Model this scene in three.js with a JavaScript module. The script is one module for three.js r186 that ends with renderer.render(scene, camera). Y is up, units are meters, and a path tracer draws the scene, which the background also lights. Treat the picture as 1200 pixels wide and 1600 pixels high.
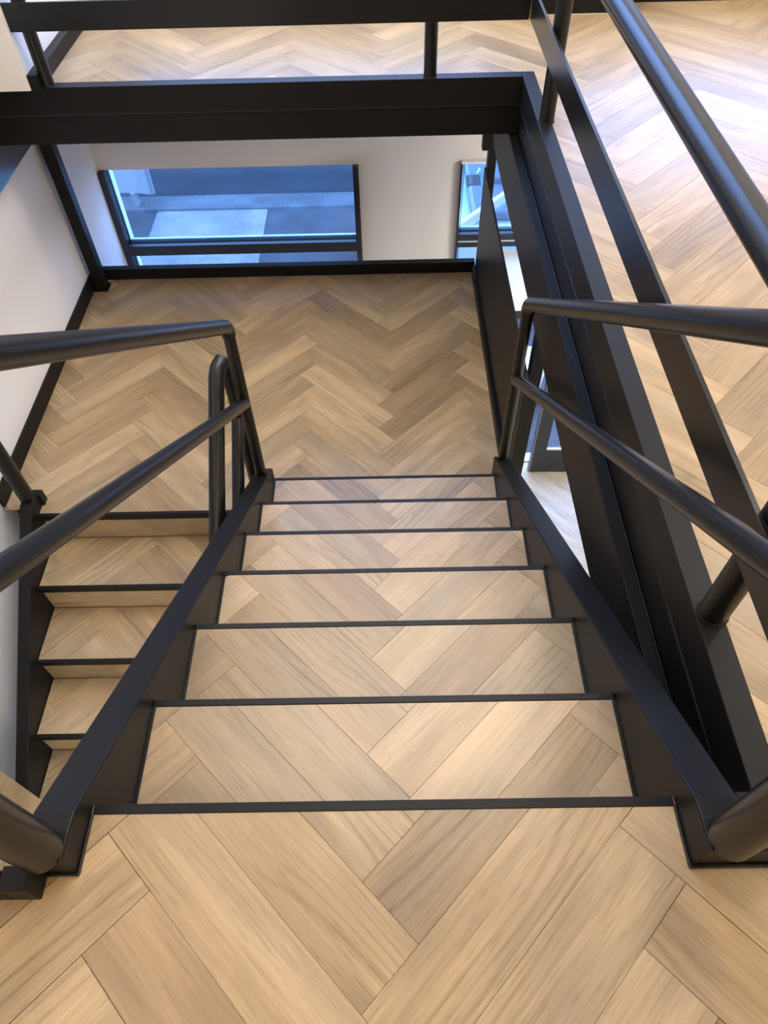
import * as THREE from 'three';
import { RoundedBoxGeometry } from 'three/addons/geometries/RoundedBoxGeometry.js';
import { mergeGeometries } from 'three/addons/utils/BufferGeometryUtils.js';
import { RectAreaLightUniformsLib } from 'three/addons/lights/RectAreaLightUniformsLib.js';
RectAreaLightUniformsLib.init();

// ---------------------------------------------------------------- camera, sky, exposure
const scene = new THREE.Scene();
const camera = new THREE.PerspectiveCamera(72.1, 1200 / 1600, 0.05, 200);
camera.position.set(0.0204, 1.1376, 0.2929);
camera.rotation.order = 'YXZ';
camera.rotation.set(-0.9087, 0.0144, -0.0299);
scene.add(camera);
scene.background = new THREE.Color(0.48, 0.70, 1.24);          // even blue daylight, as the warm-balanced photo sees it
scene.backgroundIntensity = 9.5;
const renderer = new THREE.WebGLRenderer({ antialias: true });
renderer.toneMapping = THREE.LinearToneMapping;
renderer.toneMappingExposure = 0.81;
renderer.shadowMap.enabled = true;
const LAMP = new THREE.Color(1.0, 0.80, 0.52), LAMP_I = 22;     // warm ceiling panels of the upper floor
const FILL_N = new THREE.Color(1.0, 0.94, 0.86);                 // added cooler fill panels that brighten the landing
const FILL_G = new THREE.Color(1.0, 0.97, 0.93), FILL_GI = 60;  // added whiter fill panels that brighten the ground floor

// ---------------------------------------------------------------- helpers
let seed = 20240611;
function rnd() { seed = (seed + 0x6D2B79F5) | 0; let t = Math.imul(seed ^ (seed >>> 15), 1 | seed); t = (t + Math.imul(t ^ (t >>> 7), 61 | t)) ^ t; return ((t ^ (t >>> 14)) >>> 0) / 4294967296; }
const used = {};
function numbered(n) { const k = used[n] = (used[n] ?? -1) + 1; return k ? n + '_' + String(k).padStart(3, '0') : n; }
function shade(o) { o.traverse((c) => { if (c.isMesh) { c.castShadow = true; c.receiveShadow = true; } }); return o; }
function thing(name, label, category, pos = [0, 0, 0], group) {
  const o = new THREE.Group(); o.name = numbered(name); o.position.set(...pos); scene.add(o);
  o.userData = { label, category }; if (group) o.userData.group = group;
  return o;
}
function structure(name, pos = [0, 0, 0]) { const o = new THREE.Group(); o.name = name; o.position.set(...pos); o.userData = { kind: 'structure' }; scene.add(o); return o; }
const counts = new WeakMap();
function put(name, geos, mat, parent = scene) {
  const list = [].concat(geos).map((g) => (g.index ? g.toNonIndexed() : g));
  const g = list.length > 1 ? mergeGeometries(list.map((a) => { const b = a.clone(); for (const k of Object.keys(b.attributes)) if (!['position', 'normal', 'uv'].includes(k)) b.deleteAttribute(k); return b; })) : list[0];
  const m = new THREE.Mesh(g, mat);
  if (parent === scene) m.name = numbered(name);
  else { let c = counts.get(parent); if (!c) counts.set(parent, c = {}); const k = c[name] = (c[name] ?? -1) + 1; m.name = k ? name + '_' + String(k).padStart(3, '0') : name; }
  m.castShadow = m.receiveShadow = true;
  parent.add(m); return m;
}
function struct(name, geos, mat) { const m = put(name, geos, mat); m.name = name; m.userData = { kind: 'structure' }; return m; }
function tag(o, label, category, group) { o.userData = { label, category }; if (group) o.userData.group = group; return o; }
// box from its limits; r rounds the edges; uv in metres
function bx(x0, x1, y0, y1, z0, z1, r = 0) {
  const w = x1 - x0, h = y1 - y0, d = z1 - z0;
  const g = r ? new RoundedBoxGeometry(w, h, d, 2, Math.min(r, w / 2.1, h / 2.1, d / 2.1)) : new THREE.BoxGeometry(w, h, d);
  g.translate((x0 + x1) / 2, (y0 + y1) / 2, (z0 + z1) / 2);
  boxUV(g); return g;
}
function boxUV(g) {
  const p = g.attributes.position, n = g.attributes.normal, uv = new Float32Array(p.count * 2);
  for (let i = 0; i < p.count; i++) {
    const ax = Math.abs(n.getX(i)), ay = Math.abs(n.getY(i)), az = Math.abs(n.getZ(i));
    if (ay >= ax && ay >= az) { uv[2 * i] = p.getX(i); uv[2 * i + 1] = p.getZ(i); } else if (ax >= az) { uv[2 * i] = p.getZ(i); uv[2 * i + 1] = p.getY(i); } else { uv[2 * i] = p.getX(i); uv[2 * i + 1] = p.getY(i); }
  }
  g.setAttribute('uv', new THREE.BufferAttribute(uv, 2));
}
const V = (x, y, z) => new THREE.Vector3(x, y, z);
// a bar of round tube from a to b
function tube(a, b, r, seg = 24) {
  const A = V(...a), B = V(...b), d = B.clone().sub(A), g = new THREE.CylinderGeometry(r, r, d.length(), seg, 1);
  g.applyQuaternion(new THREE.Quaternion().setFromUnitVectors(V(0, 1, 0), d.clone().normalize()));
  g.translate((A.x + B.x) / 2, (A.y + B.y) / 2, (A.z + B.z) / 2); return g;
}
// a round tube along points with a tight bend of radius br at each inner point
function bentTube(pts, r, br) {
  const P = pts.map((p) => V(...p)), path = new THREE.CurvePath();
  let last = P[0];
  for (let i = 1; i < P.length - 1; i++) {
    const u = P[i - 1].clone().sub(P[i]).normalize(), w = P[i + 1].clone().sub(P[i]).normalize();
    const a = P[i].clone().addScaledVector(u, br), b = P[i].clone().addScaledVector(w, br);
    path.add(new THREE.LineCurve3(last, a)); path.add(new THREE.QuadraticBezierCurve3(a, P[i], b)); last = b;
  }
  path.add(new THREE.LineCurve3(last, P[P.length - 1]));
  return new THREE.TubeGeometry(path, 120, r, 24, false);
}
// a plate cut to a yz outline, spanning x0..x1, edges eased
function plateX(outline, x0, x1, bevel = 0.003) {
  const s = new THREE.Shape(); outline.forEach(([y, z], i) => (i ? s.lineTo(-z, y) : s.moveTo(-z, y)));
  const g = new THREE.ExtrudeGeometry(s, { depth: x1 - x0 - 2 * bevel, bevelEnabled: true, bevelThickness: bevel, bevelSize: bevel, bevelOffset: -bevel, bevelSegments: 2 });
  g.rotateY(Math.PI / 2); g.translate(x0 + bevel, 0, 0); return g;
}

// ---------------------------------------------------------------- textures
function noise2(sd) {
  const T = new Float32Array(65536); let s = sd; for (let i = 0; i < 65536; i++) { s = (Math.imul(s, 1664525) + 1013904223) >>> 0; T[i] = s / 4294967296; }
  return (x, y, px, py) => {                                    // value noise, periodic in px, py cells
    const xi = Math.floor(x), yi = Math.floor(y), fx = x - xi, fy = y - yi, ux = fx * fx * (3 - 2 * fx), uy = fy * fy * (3 - 2 * fy);
    const m = (a, n) => ((a % n) + n) % n, at = (i, j) => T[(m(i, px) * 131 + m(j, py) * 7919) & 65535];
    const a = at(xi, yi), b = at(xi + 1, yi), c = at(xi, yi + 1), d = at(xi + 1, yi + 1);
    return a + (b - a) * ux + (c - a) * uy + (a - b - c + d) * ux * uy;
  };
}
function dataTex(w, h, fn, srgb) {
  const d = new Uint8Array(w * h * 4);
  for (let j = 0; j < h; j++) for (let i = 0; i < w; i++) { const c = fn(i / w, j / h), k = 4 * (j * w + i); d[k] = c[0]; d[k + 1] = c[1]; d[k + 2] = c[2]; d[k + 3] = 255; }
  const t = new THREE.DataTexture(d, w, h); t.wrapS = t.wrapT = THREE.RepeatWrapping; t.magFilter = THREE.LinearFilter; t.minFilter = THREE.LinearMipmapLinearFilter; t.generateMipmaps = true;
  if (srgb) t.colorSpace = THREE.SRGBColorSpace; t.needsUpdate = true; return t;
}
// oak grain: 3 m along the plank, 1.1 m across
const n1 = noise2(7), n2 = noise2(91), n3 = noise2(523), n4 = noise2(1777);
const GX = 2.0, GY = 0.56;
function grain(u, v0) {
  const v = v0 + 0.012 * (n1(u * 5, v0 * 5, 5, 5) - 0.5) + 0.004 * (n2(u * 16, v0 * 15, 16, 15) - 0.5);
  const warp = (n1(u * 4, v * 7, 4, 7) - 0.5) * 1.6 + (n2(u * 12, v * 11, 12, 11) - 0.5) * 0.5;
  const band = n3(u * 6, v * 13, 6, 13), wide = n4(u * 3, v * 7 + 5, 3, 7);      // slow darker and lighter stretches
  const ring = Math.sin((v * 24 + warp * 2.2) * Math.PI * 2) * 0.5 + 0.5;
  const cath = n4(u * 4, v * 5, 4, 5);
  const fine = n2(u * 20, v * 170, 20, 170), finer = n3(u * 60, v * 500, 60, 500);
  const pore = Math.max(0, n1(u * 56, v * 420, 56, 420) - 0.70) / 0.30;
  const mott = n4(u * 20, v * 24, 20, 24);
  return { t: 0.87 + 0.10 * (band - 0.5) + 0.08 * (wide - 0.5) + 0.06 * (fine - 0.5) + 0.06 * (finer - 0.5) - 0.12 * Math.pow(ring, 4) * Math.max(0, cath - 0.5) * 2 - 0.10 * pore * (0.3 + cath) + 0.07 * (mott - 0.5), pore, ring, cath, g: wide };
}
const oakMap = dataTex(2048, 1024, (u, v) => { const k = grain(u, v), t = Math.max(0.3, k.t), w = k.g - 0.5; return [Math.min(255, 262 * t), Math.min(255, 258 * t * (1 - 0.03 * w)), Math.min(255, 252 * t * (1 - 0.07 * w))]; }, true);
const oakBump = dataTex(1024, 512, (u, v) => { const k = grain(u, v), b = 205 - 120 * k.pore - 25 * Math.pow(k.ring, 4); return [b, b, b]; });
const speck = noise2(4242);
const plasterBump = dataTex(512, 512, (u, v) => { const b = 128 + 60 * (speck(u * 90, v * 90, 90, 90) - 0.5) + 60 * (speck(u * 220, v * 220, 220, 220) - 0.5); return [b, b, b]; });
const paintBump = dataTex(512, 512, (u, v) => { const b = 128 + 90 * (n2(u * 40, v * 40, 40, 40) - 0.5) + 50 * (n3(u * 130, v * 130, 130, 130) - 0.5); return [b, b, b]; });
const roadMap = dataTex(1024, 1024, (u, v) => { const f = n1(u * 300, v * 300, 300, 300), g = n2(u * 9, v * 9, 9, 9), s = n3(u * 500, v * 500, 500, 500); const t = 150 + 70 * (f - 0.5) + 50 * (g - 0.5) + (s > 0.965 ? 70 : 0); return [t, t, t]; }, true);
roadMap.repeat.set(0.5, 0.5);
for (const t of [plasterBump, paintBump]) t.repeat.set(2, 2);

// ---------------------------------------------------------------- materials
const std = (o) => new THREE.MeshStandardMaterial(o), lin = (r, g, b) => new THREE.Color().setRGB(r, g, b);
const oakColours = [[.575, .433, .268], [.56, .42, .257], [.53, .395, .238], [.50, .372, .222], [.468, .346, .207], [.50, .382, .240], [.565, .428, .266], [.44, .322, .196]];
const oak = oakColours.map((c) => new THREE.MeshPhysicalMaterial({ color: lin(...c), map: oakMap, bumpMap: oakBump, bumpScale: 0.00025, roughness: 0.30, specularIntensity: .8 }));
const oakVaried = [[.61, .462, .288], [.57, .43, .265], [.53, .395, .238], [.48, .355, .213], [.45, .33, .198], [.48, .367, .234], [.585, .443, .277], [.42, .306, .187]].map((c) => { const m = oak[0].clone(); m.color = lin(...c); return m; });
const oakGlare = [[.62, .55, .46], [.56, .49, .41], [.66, .59, .50]].map((c) => std({ color: lin(...c), map: oakMap, bumpMap: oakBump, bumpScale: 0.0002, roughness: 0.4 }));  // same oak made paler: daylight glare is put into the colour
const joint = std({ color: lin(.24, .17, .105), roughness: .9 });
const black = new THREE.MeshPhysicalMaterial({ color: lin(.0075, .0074, .0072), roughness: .45, specularIntensity: .45, bumpMap: paintBump, bumpScale: .00012 });
const blackTube = new THREE.MeshPhysicalMaterial({ color: lin(.008, .0079, .0077), roughness: .29, specularIntensity: .8, bumpMap: paintBump, bumpScale: .00006 });
const blackGloss = new THREE.MeshPhysicalMaterial({ color: lin(.012, .0125, .014), roughness: .2 });
const frameBlack = std({ color: lin(.016, .017, .019), roughness: .4 });
const seal = std({ color: lin(.008, .008, .008), roughness: .25 });
const white = std({ color: lin(.86, .86, .87), roughness: .85, bumpMap: plasterBump, bumpScale: .0004 });
const cream = std({ color: lin(.82, .77, .70), roughness: .85, bumpMap: plasterBump, bumpScale: .0004 });
const ceilingWhite = std({ color: lin(.78, .77, .75), roughness: .9 });
const glassPane = new THREE.MeshPhysicalMaterial({ color: lin(.84, .91, 1), roughness: 0.02, transmission: 1, thickness: 0, ior: 1.5 });
const glassBlue = new THREE.MeshPhysicalMaterial({ color: lin(.70, .86, 1), roughness: 0.02, transmission: 1, thickness: 0, ior: 1.5 });
const beadGrey = std({ color: lin(.62, .72, .76), roughness: .3 });
const lampGlow = std({ color: lin(.9, .9, .9), emissive: LAMP, emissiveIntensity: 6 });
const fillGlowN = std({ color: lin(.9, .9, .9), emissive: FILL_N, emissiveIntensity: 6 });
const fillGlowG = std({ color: lin(.9, .9, .9), emissive: FILL_G, emissiveIntensity: 6 });
const concrete = std({ color: lin(.25, .265, .285), map: roadMap, roughness: .8 });
const paving = std({ color: lin(.115, .13, .155), map: roadMap, roughness: .75 });
const pavingLit = std({ color: lin(.62, .60, .56), map: roadMap, roughness: .3 });  // street paving with its bright daylight put into the colour
const asphalt = std({ color: lin(.036, .044, .06), map: roadMap, roughness: .8 });
const carWhite = new THREE.MeshPhysicalMaterial({ color: lin(.80, .80, .80), roughness: .35, clearcoat: 1, clearcoatRoughness: .05 });
const carDark = std({ color: lin(.03, .033, .038), roughness: .6 });
const carSeat = std({ color: lin(.5, .5, .5), roughness: .8 });
const carGlass = new THREE.MeshPhysicalMaterial({ color: lin(.75, .86, .92), roughness: .02, transmission: 1, thickness: 0, ior: 1.5 });
const rubber = std({ color: lin(.02, .02, .022), roughness: .8 });
const steelRim = std({ color: lin(.5, .5, .52), roughness: .35, metalness: .9 });

// ---------------------------------------------------------------- herringbone planks
const PW = 0.1118, PL = 0.549, S2 = Math.SQRT2;
// half-plane clip of a convex polygon [[x, z], ...]; keeps n.x*x + n.z*z <= d
function clip(poly, nx, nz, d) {
  const out = [];
  for (let i = 0; i < poly.length; i++) {
    const a = poly[i], b = poly[(i + 1) % poly.length], da = nx * a[0] + nz * a[1] - d, db = nx * b[0] + nz * b[1] - d;
    if (da <= 0) out.push(a);
    if ((da < 0 && db > 0) || (da > 0 && db < 0)) { const t = da / (da - db); out.push([a[0] + t * (b[0] - a[0]), a[1] + t * (b[1] - a[1])]); }
  }
  return out;
}
const clipRect = (p, [x0, x1, z0, z1]) => clip(clip(clip(clip(p, -1, 0, -x0), 1, 0, x1), 0, -1, -z0), 0, 1, z1);
function minusRect(polys, [x0, x1, z0, z1]) {
  const out = [];
  for (let p of polys) for (const [nx, nz, d] of [[-1, 0, -x0], [1, 0, x1], [0, -1, -z0], [0, 1, z1]]) {
    if (p.length < 3) break;
    const o = clip(p, -nx, -nz, -d); if (o.length > 2 && area(o) > 1e-6) out.push(o);
    p = clip(p, nx, nz, d);
  }
  return out;
}
function area(p) { let a = 0; for (let i = 0; i < p.length; i++) { const q = p[(i + 1) % p.length]; a += p[i][0] * q[1] - q[0] * p[i][1]; } return Math.abs(a) / 2; }
// all planks of a herringbone whose zigzag vertex lies at (x0, z0), cut to rect and round the holes
function herringbone(x0, z0, rect, holes = []) {
  const res = [], dirs = [[1 / S2, -1 / S2], [-1 / S2, -1 / S2]];             // p runs to the right and away, q to the left and away
  const W = (p, q) => [x0 + dirs[0][0] * p + dirs[1][0] * q, z0 + dirs[0][1] * p + dirs[1][1] * q];
  const e = 0.0002;
  const xa = rect[0] - x0, xb = rect[1] - x0, m0 = Math.floor(xa / (PL * S2)) - 1, m1 = Math.ceil(xb / (PL * S2)) + 1;
  for (let m = m0; m <= m1; m++) {
    const k0 = Math.floor((z0 - rect[3]) / (S2 * PW)) - 8, k1 = Math.ceil((z0 - rect[2]) / (S2 * PW)) + 8;
    for (let k = k0; k <= k1; k++) for (const kind of [0, 1]) {
      const op = k * PW + m * PL, oq = kind ? (k + 1) * PW - m * PL : k * PW - m * PL;
      const lp = kind ? PW : PL, lq = kind ? PL : PW;
      const rectPoly = (g) => [W(op + g, oq + g), W(op + lp - g, oq + g), W(op + lp - g, oq + lq - g), W(op + g, oq + lq - g)];
      const full = clipRect(rectPoly(e), rect);
      if (full.length < 3) continue;
      let pieces = [full], tops = [clipRect(rectPoly(e + 0.0004), rect)];
      for (const h of holes) { pieces = minusRect(pieces, h); tops = minusRect(tops, h); }
      tops = tops.filter((t) => t.length > 2);
      const a = pieces.reduce((s, p) => s + area(p), 0);
      if (a < 2e-5 || !tops.length) continue;
      res.push({ pieces, tops, along: dirs[kind], across: dirs[1 - kind], o: W(op, oq), a, kind, k, m });
    }
  }
  return res;
}
function plankGeometry(pl, y, thick = 0.004) {
  const pos = [], uv = [], ou = rnd(), ov = rnd(), flip = rnd() < 0.5 ? -1 : 1;
  const UV = ([x, z]) => { const dx = x - pl.o[0], dz = z - pl.o[1]; return [(flip * (dx * pl.along[0] + dz * pl.along[1])) / GX + ou, (dx * pl.across[0] + dz * pl.across[1]) / GY + ov]; };
  const tri = (...v) => { for (const [p, yy] of v) { pos.push(p[0], yy, p[1]); uv.push(...UV(p)); } };
  const ccw = (p) => { let a = 0; for (let i = 0; i < p.length; i++) { const q = p[(i + 1) % p.length]; a += p[i][0] * q[1] - q[0] * p[i][1]; } return a > 0 ? p.slice().reverse() : p; };
  for (const t0 of pl.tops) { const t = ccw(t0); for (let i = 1; i < t.length - 1; i++) tri([t[0], y], [t[i], y], [t[i + 1], y]); }
  for (const p0 of pl.pieces) {
    const p = ccw(p0), same = pl.tops.length === 1 && pl.pieces.length === 1 && pl.tops[0].length === p.length ? ccw(pl.tops[0]) : null;
    for (let i = 0; i < p.length; i++) {
      const a = p[i], b = p[(i + 1) % p.length], ye = same ? y - 0.0004 : y;
      if (same) { const c = same[i], d = same[(i + 1) % p.length]; tri([c, y], [a, ye], [b, ye]); tri([c, y], [b, ye], [d, y]); }
      tri([a, ye], [a, y - thick], [b, y - thick]); tri([a, ye], [b, y - thick], [b, ye]);
    }
  }
  const g = new THREE.BufferGeometry();
  g.setAttribute('position', new THREE.Float32BufferAttribute(pos, 3)); g.setAttribute('uv', new THREE.Float32BufferAttribute(uv, 2)); g.computeVertexNormals(); return g;
}
function layPlanks(parent, planks, y, mats = oak, name = 'plank') { for (const p of planks) put(name, plankGeometry(p, y), mats[Math.floor(rnd() * mats.length)], parent); }
function layMerged(parent, planks, y, mats, name) { if (!planks.length) return; const m = put(name, planks.map((p) => plankGeometry(p, y)), mats, parent); m.userData = { kind: 'stuff' }; return m; }

// ---------------------------------------------------------------- key dimensions
const R = 0.1733, G = 0.2641, HW = 0.45, YL = -7 * R, YG = -20 * R;     // rise, going, half width of flight, landing and ground levels
const G2 = 0.256, ZF = -1.5535;                                          // going of the lower flight, front edge of landing
const ZI = -3.56, ZW = -3.84;                                            // upper facade lining, facade glass line
const XL = -1.65, XR = 3.4, ZN = 2.9, YC = 3.4;

// ================================================================ SETTING
// upper floor
const floor = structure('floor');
put('subfloor', [bx(0.606, XR, -0.2, -0.0042, ZI - 0.2, ZN), bx(-0.45, 0.606, -0.2, -0.0042, 0.078, ZN), bx(-0.449, 0.449, -0.15, -0.0042, -0.01, .078), bx(XL, -0.45, -0.2, -0.0042, 0.108, ZN), bx(XL, 0.606, -0.2, -0.0042, ZI - 0.2, -2.802)], joint, floor);
const holes = [[-2, 0.6228, -2.794, -0.0245], [-2, -0.495, -0.1, 0.103], [0.452, 0.6228, -0.1, 0.0735], [-2, -0.452, -0.1, 0.068]];
layPlanks(floor, herringbone(0.049, 0.167, [-1.318, 2.0, -3.555, 0.78], holes), 0);
layMerged(floor, herringbone(0.049, 0.167, [XL, XR, 0.7805, ZN]), 0, oak[1], 'further_planks');
layMerged(floor, herringbone(0.049, 0.167, [2.0005, XR, -3.555, 0.78]), 0, oak[2], 'further_planks');
struct('ceiling', bx(XL - .2, XR + .2, YC, YC + .2, ZW - .2, ZN + .2), ceilingWhite);
// ground floor
const ground = structure('floor_ground');
put('slab', bx(XL - .2, XR + .2, YG - .25, YG - .0042, ZW - .02, ZN + .2), joint, ground);
layMerged(ground, herringbone(0.02, 0, [XL, XR, ZW + .02, ZN]), YG, oakGlare[0], 'glare_planks');  // window glare on this floor is carried by the plank colour
struct('ceiling_ground', [bx(0.608, XR, -0.226, -0.201, ZW + .1, ZN), bx(XL, 0.54, -0.216, -0.201, ZW + .1, -2.802), bx(XL, 0.608, -0.226, -0.201, .12, ZN)], ceilingWhite);
// walls
struct('wall_left', [bx(XL - .2, XL, YG, YC, ZW - .2, ZN)], white);
struct('wall_left_upper', bx(XL + .001, -1.357, 0.0025, YC, ZW, -2.715), cream);
struct('wall_right', bx(XR, XR + .2, YG, YC, ZW - .2, ZN), white);
struct('wall_back', bx(XL - .2, XR + .2, YG, YC, ZN, ZN + .2), cream);
// facade: bulkhead, pier, wall above; windows
struct('wall_front', [bx(XL, XR, -0.845, -0.2, ZW - .12, ZW + .02), bx(-0.128, 0.468, YG, -0.845, ZW - .12, ZW + .012), bx(XL, -0.128, YG, -3.0, ZW - .12, ZW + .02),
  bx(0.468, 1.02, YG, -3.0, ZW - .12, ZW + .02), bx(2.2, XR, YG, -0.845, ZW - .12, ZW + .02)], cream);
struct('wall_front_upper', [bx(XL, XR, -0.2, 0.32, ZW - .12, ZI), bx(XL, -1.3, 0.32, YC, ZW - .12, ZI), bx(XL, 0.75, 3.3, YC, ZW - .12, ZI), bx(0.75, 0.95, 0.32, YC, ZW - .12, ZI), bx(0.95, 3.0, 1.15, YC, ZW - .12, ZI), bx(-9, 9, YC, 9, ZW - .12, ZW + .2), bx(-9, XL - .2, -3.7, YC, ZW - .12, ZW + .2), bx(XR + .2, 9, -3.7, YC, ZW - .12, ZW + .2), bx(3.0, XR, 0.32, YC, ZW - .12, ZI)], cream);
struct('baseboard_left', bx(-1.357, -1.318, 0.0005, 0.055, -3.555, -2.722, .002), black);
struct('baseboard_front', bx(-1.318, XR, 0.0005, 0.06, ZI, ZI + .012, .002), black);
struct('baseboard_landing', bx(XL, -1.637, YL, YL + .083, -3.27, ZF - .05, .002), black);

// ================================================================ LANDING
const landing = thing('stair_landing', 'herringbone oak landing edged in black steel, between the two flights of stairs', 'landing');
put('deck', [bx(-1.469, 0.53, YL - .2, YL - .0042, -3.32, -1.575), bx(-1.64, -1.469, YL - .2, YL - .0042, -3.32, -1.652), bx(-1.48, -0.45, YL - .2, YL - .0042, -1.58, ZF - .012)], black, landing);
layPlanks(landing, herringbone(0.047, -2.905, [-1.637, 0.511, -3.275, -1.553], [[-0.452, 0.6, -1.5895, -1.5], [-1.7, -1.482, -1.5895, -1.5]]), YL, oakVaried);
put('nosing', bx(-1.48, -0.515, YL - .035, YL + .0015, ZF - .012, ZF + .003, .0012), black, landing);
put('back_upstand', bx(-1.637, 0.528, YL - .1, YL + .064, -3.318, -3.2755, .003), black, landing);
put('side_skirting', bx(0.5115, 0.529, YL - .1, YL + .05, -3.274, -1.60, .002), black, landing);
const plate = thing('balustrade_panel', 'tall flat black steel panel closing the right side of the landing', 'panel');
put('panel', bx(0.5295, 0.5385, YL - .12, -0.606, -3.268, -1.66, .0025), black, plate);

// ================================================================ UPPER FLIGHT
const flight = thing('staircase', 'straight black steel flight with herringbone oak treads, descending from the viewer to the landing', 'staircase');
const right = [-.078, -.356, -.650, -.942, -1.230, -1.402];            // where the zigzag turns on each tread
for (let k = 1; k <= 6; k++) {
  const y = -k * R, zf = -k * G, zb = -(k - 1) * G - (k === 1 ? 0.02 : 0);
  const t = put('tread', bx(-HW + .001, HW - .001, y - .034, y - .0042, zf - .008, zb - .004), joint, flight);
  layPlanks(t, herringbone(0.047, right[k - 1], [-HW + .006, HW - .006, zf + .0085, zb - .005]), y, oakVaried);
  put('nosing', bx(-HW + .001, HW - .001, y - .038, y + .0015, zf - .006, zf + .008, .0014), black, t);
  for (const x of [-HW + .0005, HW - .0055]) put('edge_trim', bx(x, x + .005, y - .01, y + .002, zf + .008, zb - .004), seal, t);
}
for (let k = 0; k <= 6; k++) { const z = (k ? -k * G : -.02) - .006; put('riser', bx(-HW + .001, HW - .001, -(k + 1) * R + .001, -k * R - .034, z + .004, z + .012), oak[3], flight); }
put('top_nosing', bx(-HW + .001, HW - .001, -.04, .0015, -.026, -.0085 - .002, .0014), black, flight);
const slope = R / G;
function stringer(x0, x1, up, zend, name, parent, mat = black) {
  const top = (z) => z * slope + up;
  return put(name, plateX([[top(zend), zend], [top(0.0), 0.0], [top(0.0) + .004, 0.03], [top(0.0) + .004, .071], [-.27, .071], [-.27, -.06], [YL - .15, zend + .18], [YL - .15, -1.563], [YL + .001, -1.563], [YL + .001, zend]], x0, x1), mat, parent);
}
stringer(-0.511, -HW, 0.063, -1.592, 'stringer', flight);
stringer(HW, 0.512, 0.080, -1.655, 'stringer', flight);
put('end_seal', [bx(-0.512, -0.446, 0, .006, .069, .076, .002), bx(-.4505, -.4455, 0, .006, -.012, .074, .002), bx(.4455, .4505, 0, .006, -.012, .074, .002), bx(.446, .625, 0, .006, .0705, .0775, .002)], seal, flight);
put('base_block', bx(0.5125, 0.624, -.25, .074, -.01, .0705, .003), black, flight);

// handrails of the upper flight
function flightRail(label, s, top, mid, zPost, yPost, baseTop) {
  const r = thing('stair_handrail', label, 'handrail');
  const x = s * 0.48, line = ([[y0, z0], [y1, z1]], z) => y0 + (y1 - y0) * (z - z0) / (z1 - z0), zt = .055;
  const yb = line(top, zPost);
  put('top_rail', bentTube([[x, line(top, zt), zt], [x, yb, zPost], [x, yb - .032, zPost]], .0225, .028), blackTube, r);
  put('mid_rail', tube([x, line(mid, zPost) , zPost + .004], [x, line(mid, zt), zt], .0205), blackTube, r);
  put('post', tube([x, yb - .028, zPost], [x, baseTop, zPost], .0195), blackTube, r);
  put('post', tube([s < 0 ? -.4815 : .4822, .067 + (s > 0 ? .017 : 0), zt], [s < 0 ? -.4815 : .4822, line(top, zt) + .02, zt], .0305, 32), blackTube, r);
  return r;
}
flightRail('black tubular handrail on the left side of the upper stair flight', -1, [[-.184, -1.453], [.556, -.432]], [[-.545, -1.508], [.390, -.204]], -1.520, 0, -1.0);
flightRail('black tubular handrail on the right side of the upper stair flight', 1, [[-.199, -1.554], [.596, -.399]], [[-.516, -1.554], [.417, -.185]], -1.622, 0, -1.03);

// ================================================================ LOWER FLIGHT
const lower = thing('staircase', 'lower flight of oak treads turning back from the landing down to the ground floor', 'staircase');
for (let k = 1; k <= 12; k++) {
  const y = YL - k * R, zb = ZF + (k - 1) * G2, zf = ZF + k * G2;
  const t = put('tread', bx(-1.479, -0.562, y - .034, y - .0042, zb - .015, zf - .004), joint, lower);
  const ps = herringbone(-0.72 + .13 * Math.sin(k * 2.3), zb + .05 + .06 * Math.sin(k * 1.7), [-1.476, -0.565, zb - .004, zf - .0125]);
  if (k < 7) layPlanks(t, ps, y); else layMerged(t, ps, y, oak[3], 'planks');
  put('nosing', bx(-1.479, -0.562, y - .03, y + .0015, zf - .0125, zf + .003, .0012), black, t);
}
for (let k = 0; k <= 12; k++) { const y = YL - k * R, z = ZF + k * G2; put('riser', bx(-1.478, -0.563, y - R - .002, y - .03, z - .022, z - .010), oak[[3, 2, 4, 3, 5][k % 5]], lower); }
{
  const sl = R / G2, line = (z, up) => YL - (z - ZF) * sl + up, z1 = ZF + 12.6 * G2;
  const out = [[line(ZF, .075), ZF - .075], [line(ZF, .070), ZF - .0], [line(z1, .066), z1], [YG + .002, z1], [YG + .002, z1 - .3], [YL - .3, ZF - .075]];
  put('stringer', plateX(out, -1.532, -1.48), black, lower);
  put('stringer', plateX(out.map(([y, z]) => [y, z]), -0.562, -0.516), black, lower);
  put('bracket', bx(-1.532, -1.468, YL - .02, YL + .062, ZF - .095, ZF - .058, .003), black, lower);
}
const lr = thing('stair_handrail', 'black tubular handrail starting at the landing beside the lower flight, right of its treads', 'handrail');
{
  const x = -.566, zp = -1.690, yt = -.485, sl = .70, ze = 1.35;
  const xr = x - .020;
  put('top_rail', bentTube([[x + .004, yt - .13, zp], [x + .004, yt - .005, zp + .002], [xr, yt - .02, zp + .05], [xr, yt - sl * (ze - zp), ze]], .0285, .024), blackTube, lr);
  put('mid_rail', tube([x, yt - .30, zp + .005], [x, yt - .30 - sl * (ze - zp), ze], .0240), blackTube, lr);
  put('post', tube([x + .004, yt - .12, zp], [x + .004, YL, zp], .0245), blackTube, lr);
  put('post', tube([-.545, yt - sl * (ze - zp), ze], [-.545, YG + .0, ze], .0205), blackTube, lr);
}
const ll = thing('stair_handrail', 'black handrail post rising from the outer stringer of the lower flight by the white wall', 'handrail');
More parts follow.
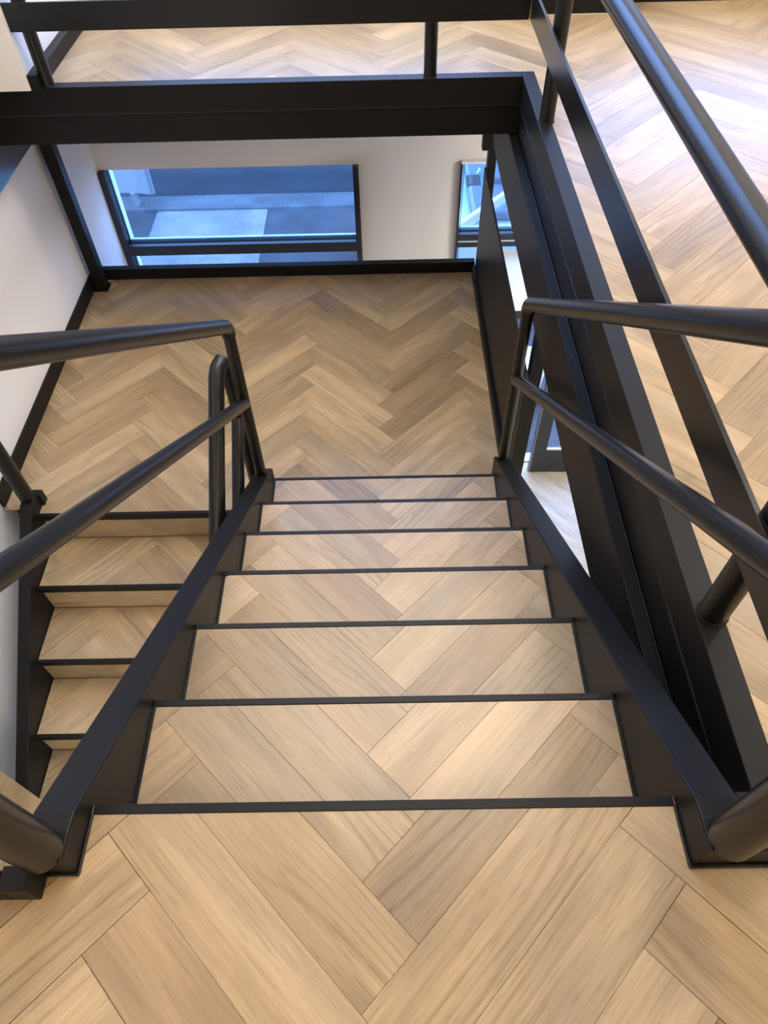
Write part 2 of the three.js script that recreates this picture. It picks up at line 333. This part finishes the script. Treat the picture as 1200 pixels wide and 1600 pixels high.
{
  const x = -1.513, zp = -1.598, yt = -.36, sl = R / G2, ze = 1.35;
  put('post', tube([x, YL + .06, zp], [x, yt, zp], .0315, 32), blackTube, ll);
  put('top_rail', tube([x, yt, zp], [x, yt - sl * (ze - zp), ze], .0215), blackTube, ll);
  put('post', tube([x, YL - (ze - ZF) * sl + .05, ze], [x, yt - sl * (ze - zp), ze], .0205), blackTube, ll);
}

// ================================================================ BEAMS ROUND THE OPENING
const beamB = thing('steel_beam', 'black steel beam along the far edge of the stair opening, below the far railing', 'beam');
put('edge_trim', bx(-1.645, 0.571, -.1, .002, -2.794, -2.744, .002), black, beamB);
put('web', bx(-1.645, 0.579, -.218, -.099, -2.80, -2.750, .002), black, beamB);
put('sealant_bead', tube([-1.64, -.1015, -2.7475], [0.572, -.1015, -2.7475], .0028, 8), frameBlack, beamB);
const beamR = thing('steel_beam', 'stepped black steel beam along the right edge of the stair opening, under the long railing', 'beam');
put('edge_trim', bx(0.5722, 0.6228, -.1, .002, -2.794, -.012, .002), black, beamR);
put('fascia', bx(0.5805, 0.602, -.224, -.0995, -2.75, -.012, .002), black, beamR);
put('bead', tube([0.5755, -.103, -2.745], [0.5755, -.103, -.012], .0065, 12), black, beamR);
put('lower_channel', [bx(0.5456, 0.5526, -.449, -.222, -3.54, -.012, .002), bx(0.5456, 0.605, -.2285, -.2222, -3.54, -.012, .002), bx(0.5456, 0.605, -.449, -.442, -3.54, -.012, .002)], black, beamR);
put('lower_fillet', tube([0.5765, -.2205, -2.75], [0.5765, -.2205, -.012], .0032, 8), black, beamR);
const beamL = thing('steel_beam', 'glossy black steel beam along the white left wall above the landing', 'beam');
put('web', bx(-1.648, -1.618, -.366, -.101, -3.20, .10, .003), blackGloss, beamL);
put('edge_trim', bx(-1.648, -1.61, -.1, .002, -2.74, .10, .003), black, beamL);
// posts that carry the landing
const hl = thing('hanger_post', 'square black steel post standing on the landing in the corner by the left wall', 'post');
put('post', bx(-1.627, -1.567, YL + .008, -.217, -3.232, -3.172, .003), black, hl);
put('base_plate', bx(-1.634, -1.556, YL, YL + .008, -3.24, -3.160, .001), black, hl);
put('head_bracket', bx(-1.649, -1.600, -.53, -.217, -3.262, -3.2325, .002), black, hl);
const hr = thing('hanger_post', 'square black steel post behind the right end of the landing beside the car window', 'post');
put('post', bx(0.545, 0.588, YL - .2, -.217, -3.33, -3.275, .003), black, hr);
put('head_bracket', bx(0.512, 0.5445, -.53, -.217, -3.33, -3.275, .002), black, hr);
const leg = thing('support_post', 'square black steel post standing on the ground floor under the right beam', 'post');
put('post', bx(0.578, 0.627, YG + .008, -.4495, -1.875, -1.825, .003), black, leg);
put('base_plate', bx(0.545, 0.66, YG, YG + .008, -1.91, -1.79, .001), black, leg);

// kerb left of the stair head
const kerb = thing('floor_kerb', 'low black steel kerb round the opening left of the stair head', 'kerb');
put('side_kerb', bx(-0.532, -0.494, -.05, .063, .0725, .105, .002), black, kerb);
put('front_kerb', bx(-1.64, -0.5325, -.05, .063, .078, .105, .002), black, kerb);

// ================================================================ GUARD RAILINGS OF THE UPPER FLOOR
const gb = thing('guard_railing', 'black steel railing of flat bar and posts along the far edge of the opening', 'railing');
put('flat_bar', bx(-1.375, 0.566, .196, .288, -2.742, -2.732, .0015), blackTube, gb);
for (const [x, z] of [[-1.302, -2.766], [0.209, -2.766]]) {
  put('post', tube([x, .002, z], [x, 1.0, z], .0255, 32), blackTube, gb);
  put('weld_ring', new THREE.TorusGeometry(.0255, .0025, 8, 32).rotateX(Math.PI / 2).translate(x, .003, z), black, gb);
}
put('mid_rail', tube([-1.35, .535, -2.766], [0.575, .535, -2.766], .0265, 32), blackTube, gb);
put('top_rail', tube([-1.35, .975, -2.766], [0.575, .975, -2.766], .0265, 32), blackTube, gb);
const gr = thing('guard_railing', 'long black railing of tube and flat bar along the right edge of the opening', 'railing');
put('flat_bar', bx(0.569, 0.579, .198, .293, -2.80, 1.2, .0015), blackTube, gr);
for (const z of [-2.352, -.345]) {
  put('post', tube([0.605, .002, z], [0.605, .975, z], .0265, 32), blackTube, gr);
  put('weld_ring', new THREE.TorusGeometry(.0265, .0025, 8, 32).rotateX(Math.PI / 2).translate(.605, .003, z), black, gr);
}
put('mid_rail', tube([0.605, .53, -2.80], [0.605, .53, 1.2], .0285, 32), blackTube, gr);
put('top_rail', tube([0.605, .975, -2.80], [0.605, .975, 1.2], .0285, 32), blackTube, gr);

const plinth = thing('wall_plinth', 'low black box at the foot of the far wall beyond the right railing', 'plinth');
put('carcass', bx(0.52, 1.155, 0.0005, .30, ZI + .014, -3.412, .004), black, plinth);
put('floor_seal', bx(0.515, 1.16, 0.0005, .004, -3.412, -3.407, .001), std({ color: lin(.6, .5, .34), roughness: .6 }), plinth);

const board = thing('oak_board', 'upright oak board at the left of the lower flight near the white wall', 'board');
put('board', bx(-1.476, -1.448, YL - 4 * R + .001, -.42, -.572, -.272, .003), oak[1], board);
put('batten', bx(-1.4795, -1.476, -1.85, -.6, -.46, -.40), oak[4], board);

// ================================================================ WINDOWS
function windowUnit(name, x0, x1, y0, y1, rails, z, stiles = [0.037, 0.03], beads = true) {
  const w = structure(name);
  put('frame', [bx(x0, x0 + stiles[0], y0, y1, z - .045, z + .045, .003), bx(x1 - stiles[1], x1, y0, y1, z - .045, z + .045, .003)], frameBlack, w);
  for (const [a, b] of rails) put('rail', bx(x0 + stiles[0], x1 - stiles[1], a, b, z - .043, z + .043, .003), frameBlack, w);
  const ys = [y0, ...rails.flat(), y1].sort((a, b) => a - b);
  for (let i = 0; i < ys.length - 1; i += 2) {
    const a = ys[i], b = ys[i + 1]; if (b - a < .05) continue;
    const X0 = x0 + stiles[0], X1 = x1 - stiles[1];
    put('pane', bx(X0, X1, a, b, z - .012, z - .006), beads ? glassBlue : glassPane, w);
    if (beads) { put('glazing_bead', [bx(X0, X1, a, a + .018, z - .034, z - .014, .002), bx(X0, X0 + .003, a, b, z - .020, z - .014, .001)], beadGrey, w); put('gasket', [bx(X0 + .006, X1, a, a + .005, z - .005, z + .004), bx(X0 + .009, X0 + .013, a, b, z - .005, z + .004)], frameBlack, w); }
  }
  return w;
}
windowUnit('window_1', XL + .002, -0.128, -3.0, -0.845, [[-1.383, -1.316]], ZW + .01, [.04, .034]);
windowUnit('window_2', 0.468, 1.02, -3.0, -0.845, [[-1.325, -1.283], [-1.372, -1.338]], ZW + .01, [.012, .04]);
put('rail_line', bx(0.48, 0.98, -1.3345, -1.3285, ZW - .02, ZW + .056, .002), beadGrey, scene.getObjectByName('window_2'));
put('blind_rail', bx(0.47, 0.63, -.846, -.831, ZW + .02, ZW + .05, .004), white, scene.getObjectByName('window_2'));
windowUnit('window_3', -1.3, 0.75, 0.32, 3.3, [], ZI - .16, [.05, .05], false);
windowUnit('window_4', 0.95, 3.0, 0.32, 1.15, [], ZI - .16, [.05, .05], false);

// entrance: porch box, door leaf ajar
const porch = thing('porch_box', 'white boxed top of the entrance porch, seen in the gap right of the landing panel', 'porch');
put('top', bx(0.70, 2.2, -1.50, -1.41, ZW + .03, -3.29, .006), white, porch);
put('head_frame', bx(0.70, 2.2, -1.565, -1.501, -3.36, -3.30, .003), frameBlack, porch);
const door = structure('door_1');
put('transom', bx(1.02, 2.2, -1.62, -1.56, ZW - .05, ZW + .05, .003), frameBlack, door);
put('jamb', bx(2.15, 2.2, YG, -1.56, ZW - .05, ZW + .05, .003), frameBlack, door);
put('threshold', bx(1.02, 2.2, YG - .002, YG + .012, ZW - .08, ZW + .02, .003), steelRim, door);
put('fanlight', bx(1.02, 2.2, -1.56, -.85, ZW - .01, ZW - .004), glassPane, door);
{
  const lf = new THREE.Group(); lf.name = 'door_leaf'; door.add(lf); lf.position.set(2.13, YG, -3.70); lf.rotation.y = -0.03;
  put('stile', [bx(-.90, -.80, .01, 1.84, -.03, .03, .003), bx(-.10, 0, .01, 1.84, -.03, .03, .003)], frameBlack, lf);
  put('edge_strip', [bx(-.915, -.90, .01, 1.84, -.028, -.006, .002), bx(-.915, -.90, .01, 1.84, .004, .028, .002)], std({ color: lin(.12, .12, .13), roughness: .4 }), lf);
  put('bottom_rail', bx(-.80, -.10, .01, .27, -.028, .028, .003), frameBlack, lf);
  put('top_rail', bx(-.80, -.10, 1.75, 1.84, -.028, .028, .003), frameBlack, lf);
  put('pane', bx(-.80, -.10, .27, 1.75, -.006, 0), glassPane, lf);
  put('glazing_bead', bx(-.80, -.10, .27, .285, .0005, .018, .002), beadGrey, lf);
}

// ================================================================ STREET
struct('pavement', [bx(-14, 14, -3.72, -3.50, -8.25, ZW - .12)], paving);
struct('kerb_stone', bx(-14, 14, -3.72, -3.497, -8.60, -8.25, .01), concrete);
struct('road', bx(-30, 30, -3.8, -3.56, -22, -8.60), asphalt);
struct('wall_opposite', [bx(-14, 14, -3.7, 4, -19, -18.6)], concrete);
struct('lit_paving_strip', bx(-2.85, -1.455, -3.52, -3.492, -8.20, -4.2, .004), pavingLit);  // lit patch of pavement, its brightness painted as a pale slab

function wheel(parent, x, z, y, r) {
  const prof = [[.02, -.09], [r * .62, -.1], [r * .92, -.1], [r, -.07], [r, .07], [r * .92, .1], [r * .62, .1]].map(([a, b]) => new THREE.Vector2(a, b));
  const w = put('wheel', new THREE.LatheGeometry(prof, 28).rotateX(Math.PI / 2).translate(x, y, z), rubber, parent);
  put('rim', new THREE.LatheGeometry([[.01, .105], [r * .3, .105], [r * .6, .095], [r * .62, .085]].map(([a, b]) => new THREE.Vector2(a, b)), 24).rotateX(Math.PI / 2).translate(x, y, z), steelRim, w);
}
function profileZ(pts, z0, z1, bevel = .03) {
  const s = new THREE.Shape(); pts.forEach(([x, y], i) => (i ? s.lineTo(x, y) : s.moveTo(x, y)));
  const g = new THREE.ExtrudeGeometry(s, { depth: z1 - z0 - 2 * bevel, bevelEnabled: true, bevelThickness: bevel, bevelSize: bevel, bevelOffset: -bevel, bevelSegments: 3 });
  g.translate(0, 0, z0 + bevel); return g;
}
// a hatchback facing -x, its near side at z = 0, front bumper at x = 0, ground at y = 0
function hatchback(label, pos, group) {
  const c = thing('car', label, 'car', pos);
  const L = 4.0, Wd = 1.72;
  const body = [[.02, .28], [.0, .55], [.10, .70], [.62, .82], [1.02, .87], [3.80, .90], [3.95, .70], [3.98, .30], [3.55, .22], [.40, .22]];
  put('body', profileZ(body, -Wd, 0, .05), carWhite, c);
  // cabin: pillars and roof
  const zn = -.10, zf = -Wd + .10, A = [1.04, .86], B = [1.72, 1.36], C = [3.30, 1.36], D = [3.82, .88];
  const bar = (p, q, z, w, n = 'pillar') => { const a = V(p[0], p[1], z), b = V(q[0], q[1], z), d = b.clone().sub(a), g = new RoundedBoxGeometry(d.length() + .05, w, .07, 2, .02); g.rotateZ(Math.atan2(d.y, d.x)); g.translate((a.x + b.x) / 2, (a.y + b.y) / 2, z); return put(n, g, carWhite, c); };
  for (const z of [zn, zf]) { bar(A, B, z, .095); bar([2.45, .86], [2.42, 1.36], z, .09); bar(D, C, z, .12); bar(B, C, z, .06, 'roof_rail'); }
  put('roof', new RoundedBoxGeometry(1.72, .07, Wd - .2, 3, .03).translate(2.51, 1.39, -Wd / 2), carWhite, c);
  const quad = (p, q, z0, z1) => { const g = new THREE.BufferGeometry(), t = .004; const P = [[...p, z0], [...q, z0], [...q, z1], [...p, z1]]; const v = [...P[0], ...P[1], ...P[2], ...P[0], ...P[2], ...P[3]]; g.setAttribute('position', new THREE.Float32BufferAttribute(v, 3)); g.setAttribute('uv', new THREE.Float32BufferAttribute(new Array(12).fill(0), 2)); g.computeVertexNormals(); return g; };
  put('windscreen', quad([1.06, .89], [1.72, 1.35], zn - .03, zf + .03), carGlass, c);
  put('rear_window', quad([3.80, .90], [3.30, 1.35], zn - .03, zf + .03), carGlass, c);
  const side = (z) => { const s = new THREE.Shape([[1.12, .89], [1.73, 1.33], [3.28, 1.33], [3.76, .90]].map(([a, b]) => new THREE.Vector2(a, b))); return new THREE.ShapeGeometry(s).translate(0, 0, z); };
  for (const z of [zn + .01, zf - .01]) put('side_window', side(z), carGlass, c);
  // inside: dashboard, centre console, wheel, seats
  put('dashboard', [new RoundedBoxGeometry(.42, .10, Wd - .3, 2, .04).translate(1.36, .93, -Wd / 2), new RoundedBoxGeometry(.30, .14, .34, 2, .03).translate(1.55, .98, -Wd / 2)], std({ color: lin(.22, .23, .25), roughness: .7 }), c);
  put('steering_wheel', new THREE.TorusGeometry(.17, .018, 8, 28).rotateY(Math.PI / 2).rotateZ(.5).translate(1.78, 1.0, -.48), carDark, c);
  for (const z of [-.48, -1.24]) put('seat', [new RoundedBoxGeometry(.14, .58, .46, 3, .05).rotateZ(-.25).translate(2.42, 1.0, z), new RoundedBoxGeometry(.1, .16, .26, 3, .04).rotateZ(-.2).translate(2.5, 1.27, z)], carSeat, c);
  put('permit', new RoundedBoxGeometry(.012, .06, .06, 1, .004).rotateZ(-.55).translate(1.275, 1.022, -.88), std({ color: lin(.75, .82, .35), roughness: .7 }), c);
  put('vent', new RoundedBoxGeometry(.14, .07, .22, 2, .02).translate(1.22, .955, -.78), carDark, c);
  for (const x of [.72, 3.22]) for (const z of [-.12, -Wd + .12]) wheel(c, x, z, .30, .30);
  for (const z of [-.25, -Wd + .25]) put('headlight', new RoundedBoxGeometry(.12, .14, .34, 3, .05).translate(.08, .62, z), beadGrey, c);
  put('tail_light', [new RoundedBoxGeometry(.06, .2, .16, 2, .02).translate(3.90, .74, -.10), new RoundedBoxGeometry(.06, .2, .16, 2, .02).translate(3.90, .74, -Wd + .10)], std({ color: lin(.35, .02, .02), roughness: .3 }), c);
  put('sill_trim', bx(.5, 3.6, .20, .26, -.04, .004, .01), carDark, c);
  return c;
}
hatchback('white hatchback parked outside, its windscreen showing through the narrow right window', [-.27, -3.50, -6.12]);
const screen = thing('screen_panel', 'white free-standing panel at the far kerb, showing at the upper left of the large window', 'panel', [-3.62, -3.497, -8.36]);
{
  const o = new THREE.Shape(); o.moveTo(-.75, .16); o.quadraticCurveTo(.1, .235, .70, .155); o.lineTo(.70, 1.5); o.lineTo(-.75, 1.5); o.lineTo(-.75, .16);
  put('sheet', new THREE.ExtrudeGeometry(o, { depth: .03, bevelEnabled: true, bevelThickness: .008, bevelSize: .008, bevelSegments: 2 }).translate(0, 0, -.02), std({ color: lin(.42, .42, .42), roughness: .6 }), screen);
  put('edge_strip', bx(.70, .745, .15, 1.51, -.032, .024, .006), std({ color: lin(.26, .27, .28), roughness: .5 }), screen);
  for (const x of [-.45, .48]) put('foot', bx(x - .03, x + .03, 0, .19, -.05, .05, .01), std({ color: lin(.3, .3, .3), roughness: .6 }), screen);
}
const pot = thing('street_planter', 'pale tub with a dark foot standing on the pavement outside the entrance door', 'planter', [1.30, -3.50, -4.62]);
put('tub', new THREE.LatheGeometry([[.0, .12], [.12, .12], [.155, .50], [.165, .52], [.15, .52], [.14, .44], [0, .44]].map(([a, b]) => new THREE.Vector2(a, b)), 28), cream, pot);
put('foot', new THREE.LatheGeometry([[0, 0], [.13, 0], [.14, .02], [.13, .12], [0, .12]].map(([a, b]) => new THREE.Vector2(a, b)), 28), carDark, pot);

// ================================================================ LAMPS
function panelLamp(x, y, z, w, d, glow, col, I, label, group) {
  const l = thing('ceiling_panel', label, 'ceiling light', [x, y, z], group);
  put('frame', [bx(-w / 2 - .02, w / 2 + .02, -.03, 0, -d / 2 - .02, -d / 2), bx(-w / 2 - .02, w / 2 + .02, -.03, 0, d / 2, d / 2 + .02), bx(-w / 2 - .02, -w / 2, -.03, 0, -d / 2, d / 2), bx(w / 2, w / 2 + .02, -.03, 0, -d / 2, d / 2)], white, l);
  put('diffuser', bx(-w / 2, w / 2, -.02, -.012, -d / 2, d / 2), glow, l);
  const a = new THREE.RectAreaLight(col, I, w, d); a.position.set(0, -.026, 0); a.lookAt(V(x, y - 5, z).sub(V(x, y, z)).add(V(0, 0, 0))); a.rotation.set(-Math.PI / 2, 0, 0); l.add(a);
}
for (const [x, z, k] of [[-.7, 1.5, .38], [.8, 1.6, .38], [2.6, 1.2, .6], [2.7, -.4, .9]]) panelLamp(x, YC, z, .6, .6, lampGlow, LAMP, LAMP_I * k, 'warm square ceiling light panel above the upper floor', 'ceiling lights of the upper floor');
panelLamp(2.4, YC, -2.2, .6, .6, fillGlowN, FILL_N, LAMP_I * 1.3, 'added white square fill light panel near the front windows');  // fill light added out of view for the landing side
panelLamp(.3, YC, -2.15, 2.3, 2.3, fillGlowN, FILL_N, LAMP_I * .16, 'added large pale fill light panel over the landing end of the stair opening');  // broad fill panel, added out of view to brighten landing and treads
for (const [x, z] of [[2.0, -2.3], [2.0, -.3], [.2, 1.9]]) panelLamp(x, -.227, z, .6, .6, fillGlowG, FILL_G, FILL_GI, 'added square fill light panel above the ground floor', 'added fill lights of the ground floor');  // fill panels added out of view to whiten floor and stairwell wall

scene.traverse((o) => { if (o.isMesh) { o.castShadow = true; o.receiveShadow = true; } });
renderer.render(scene, camera);
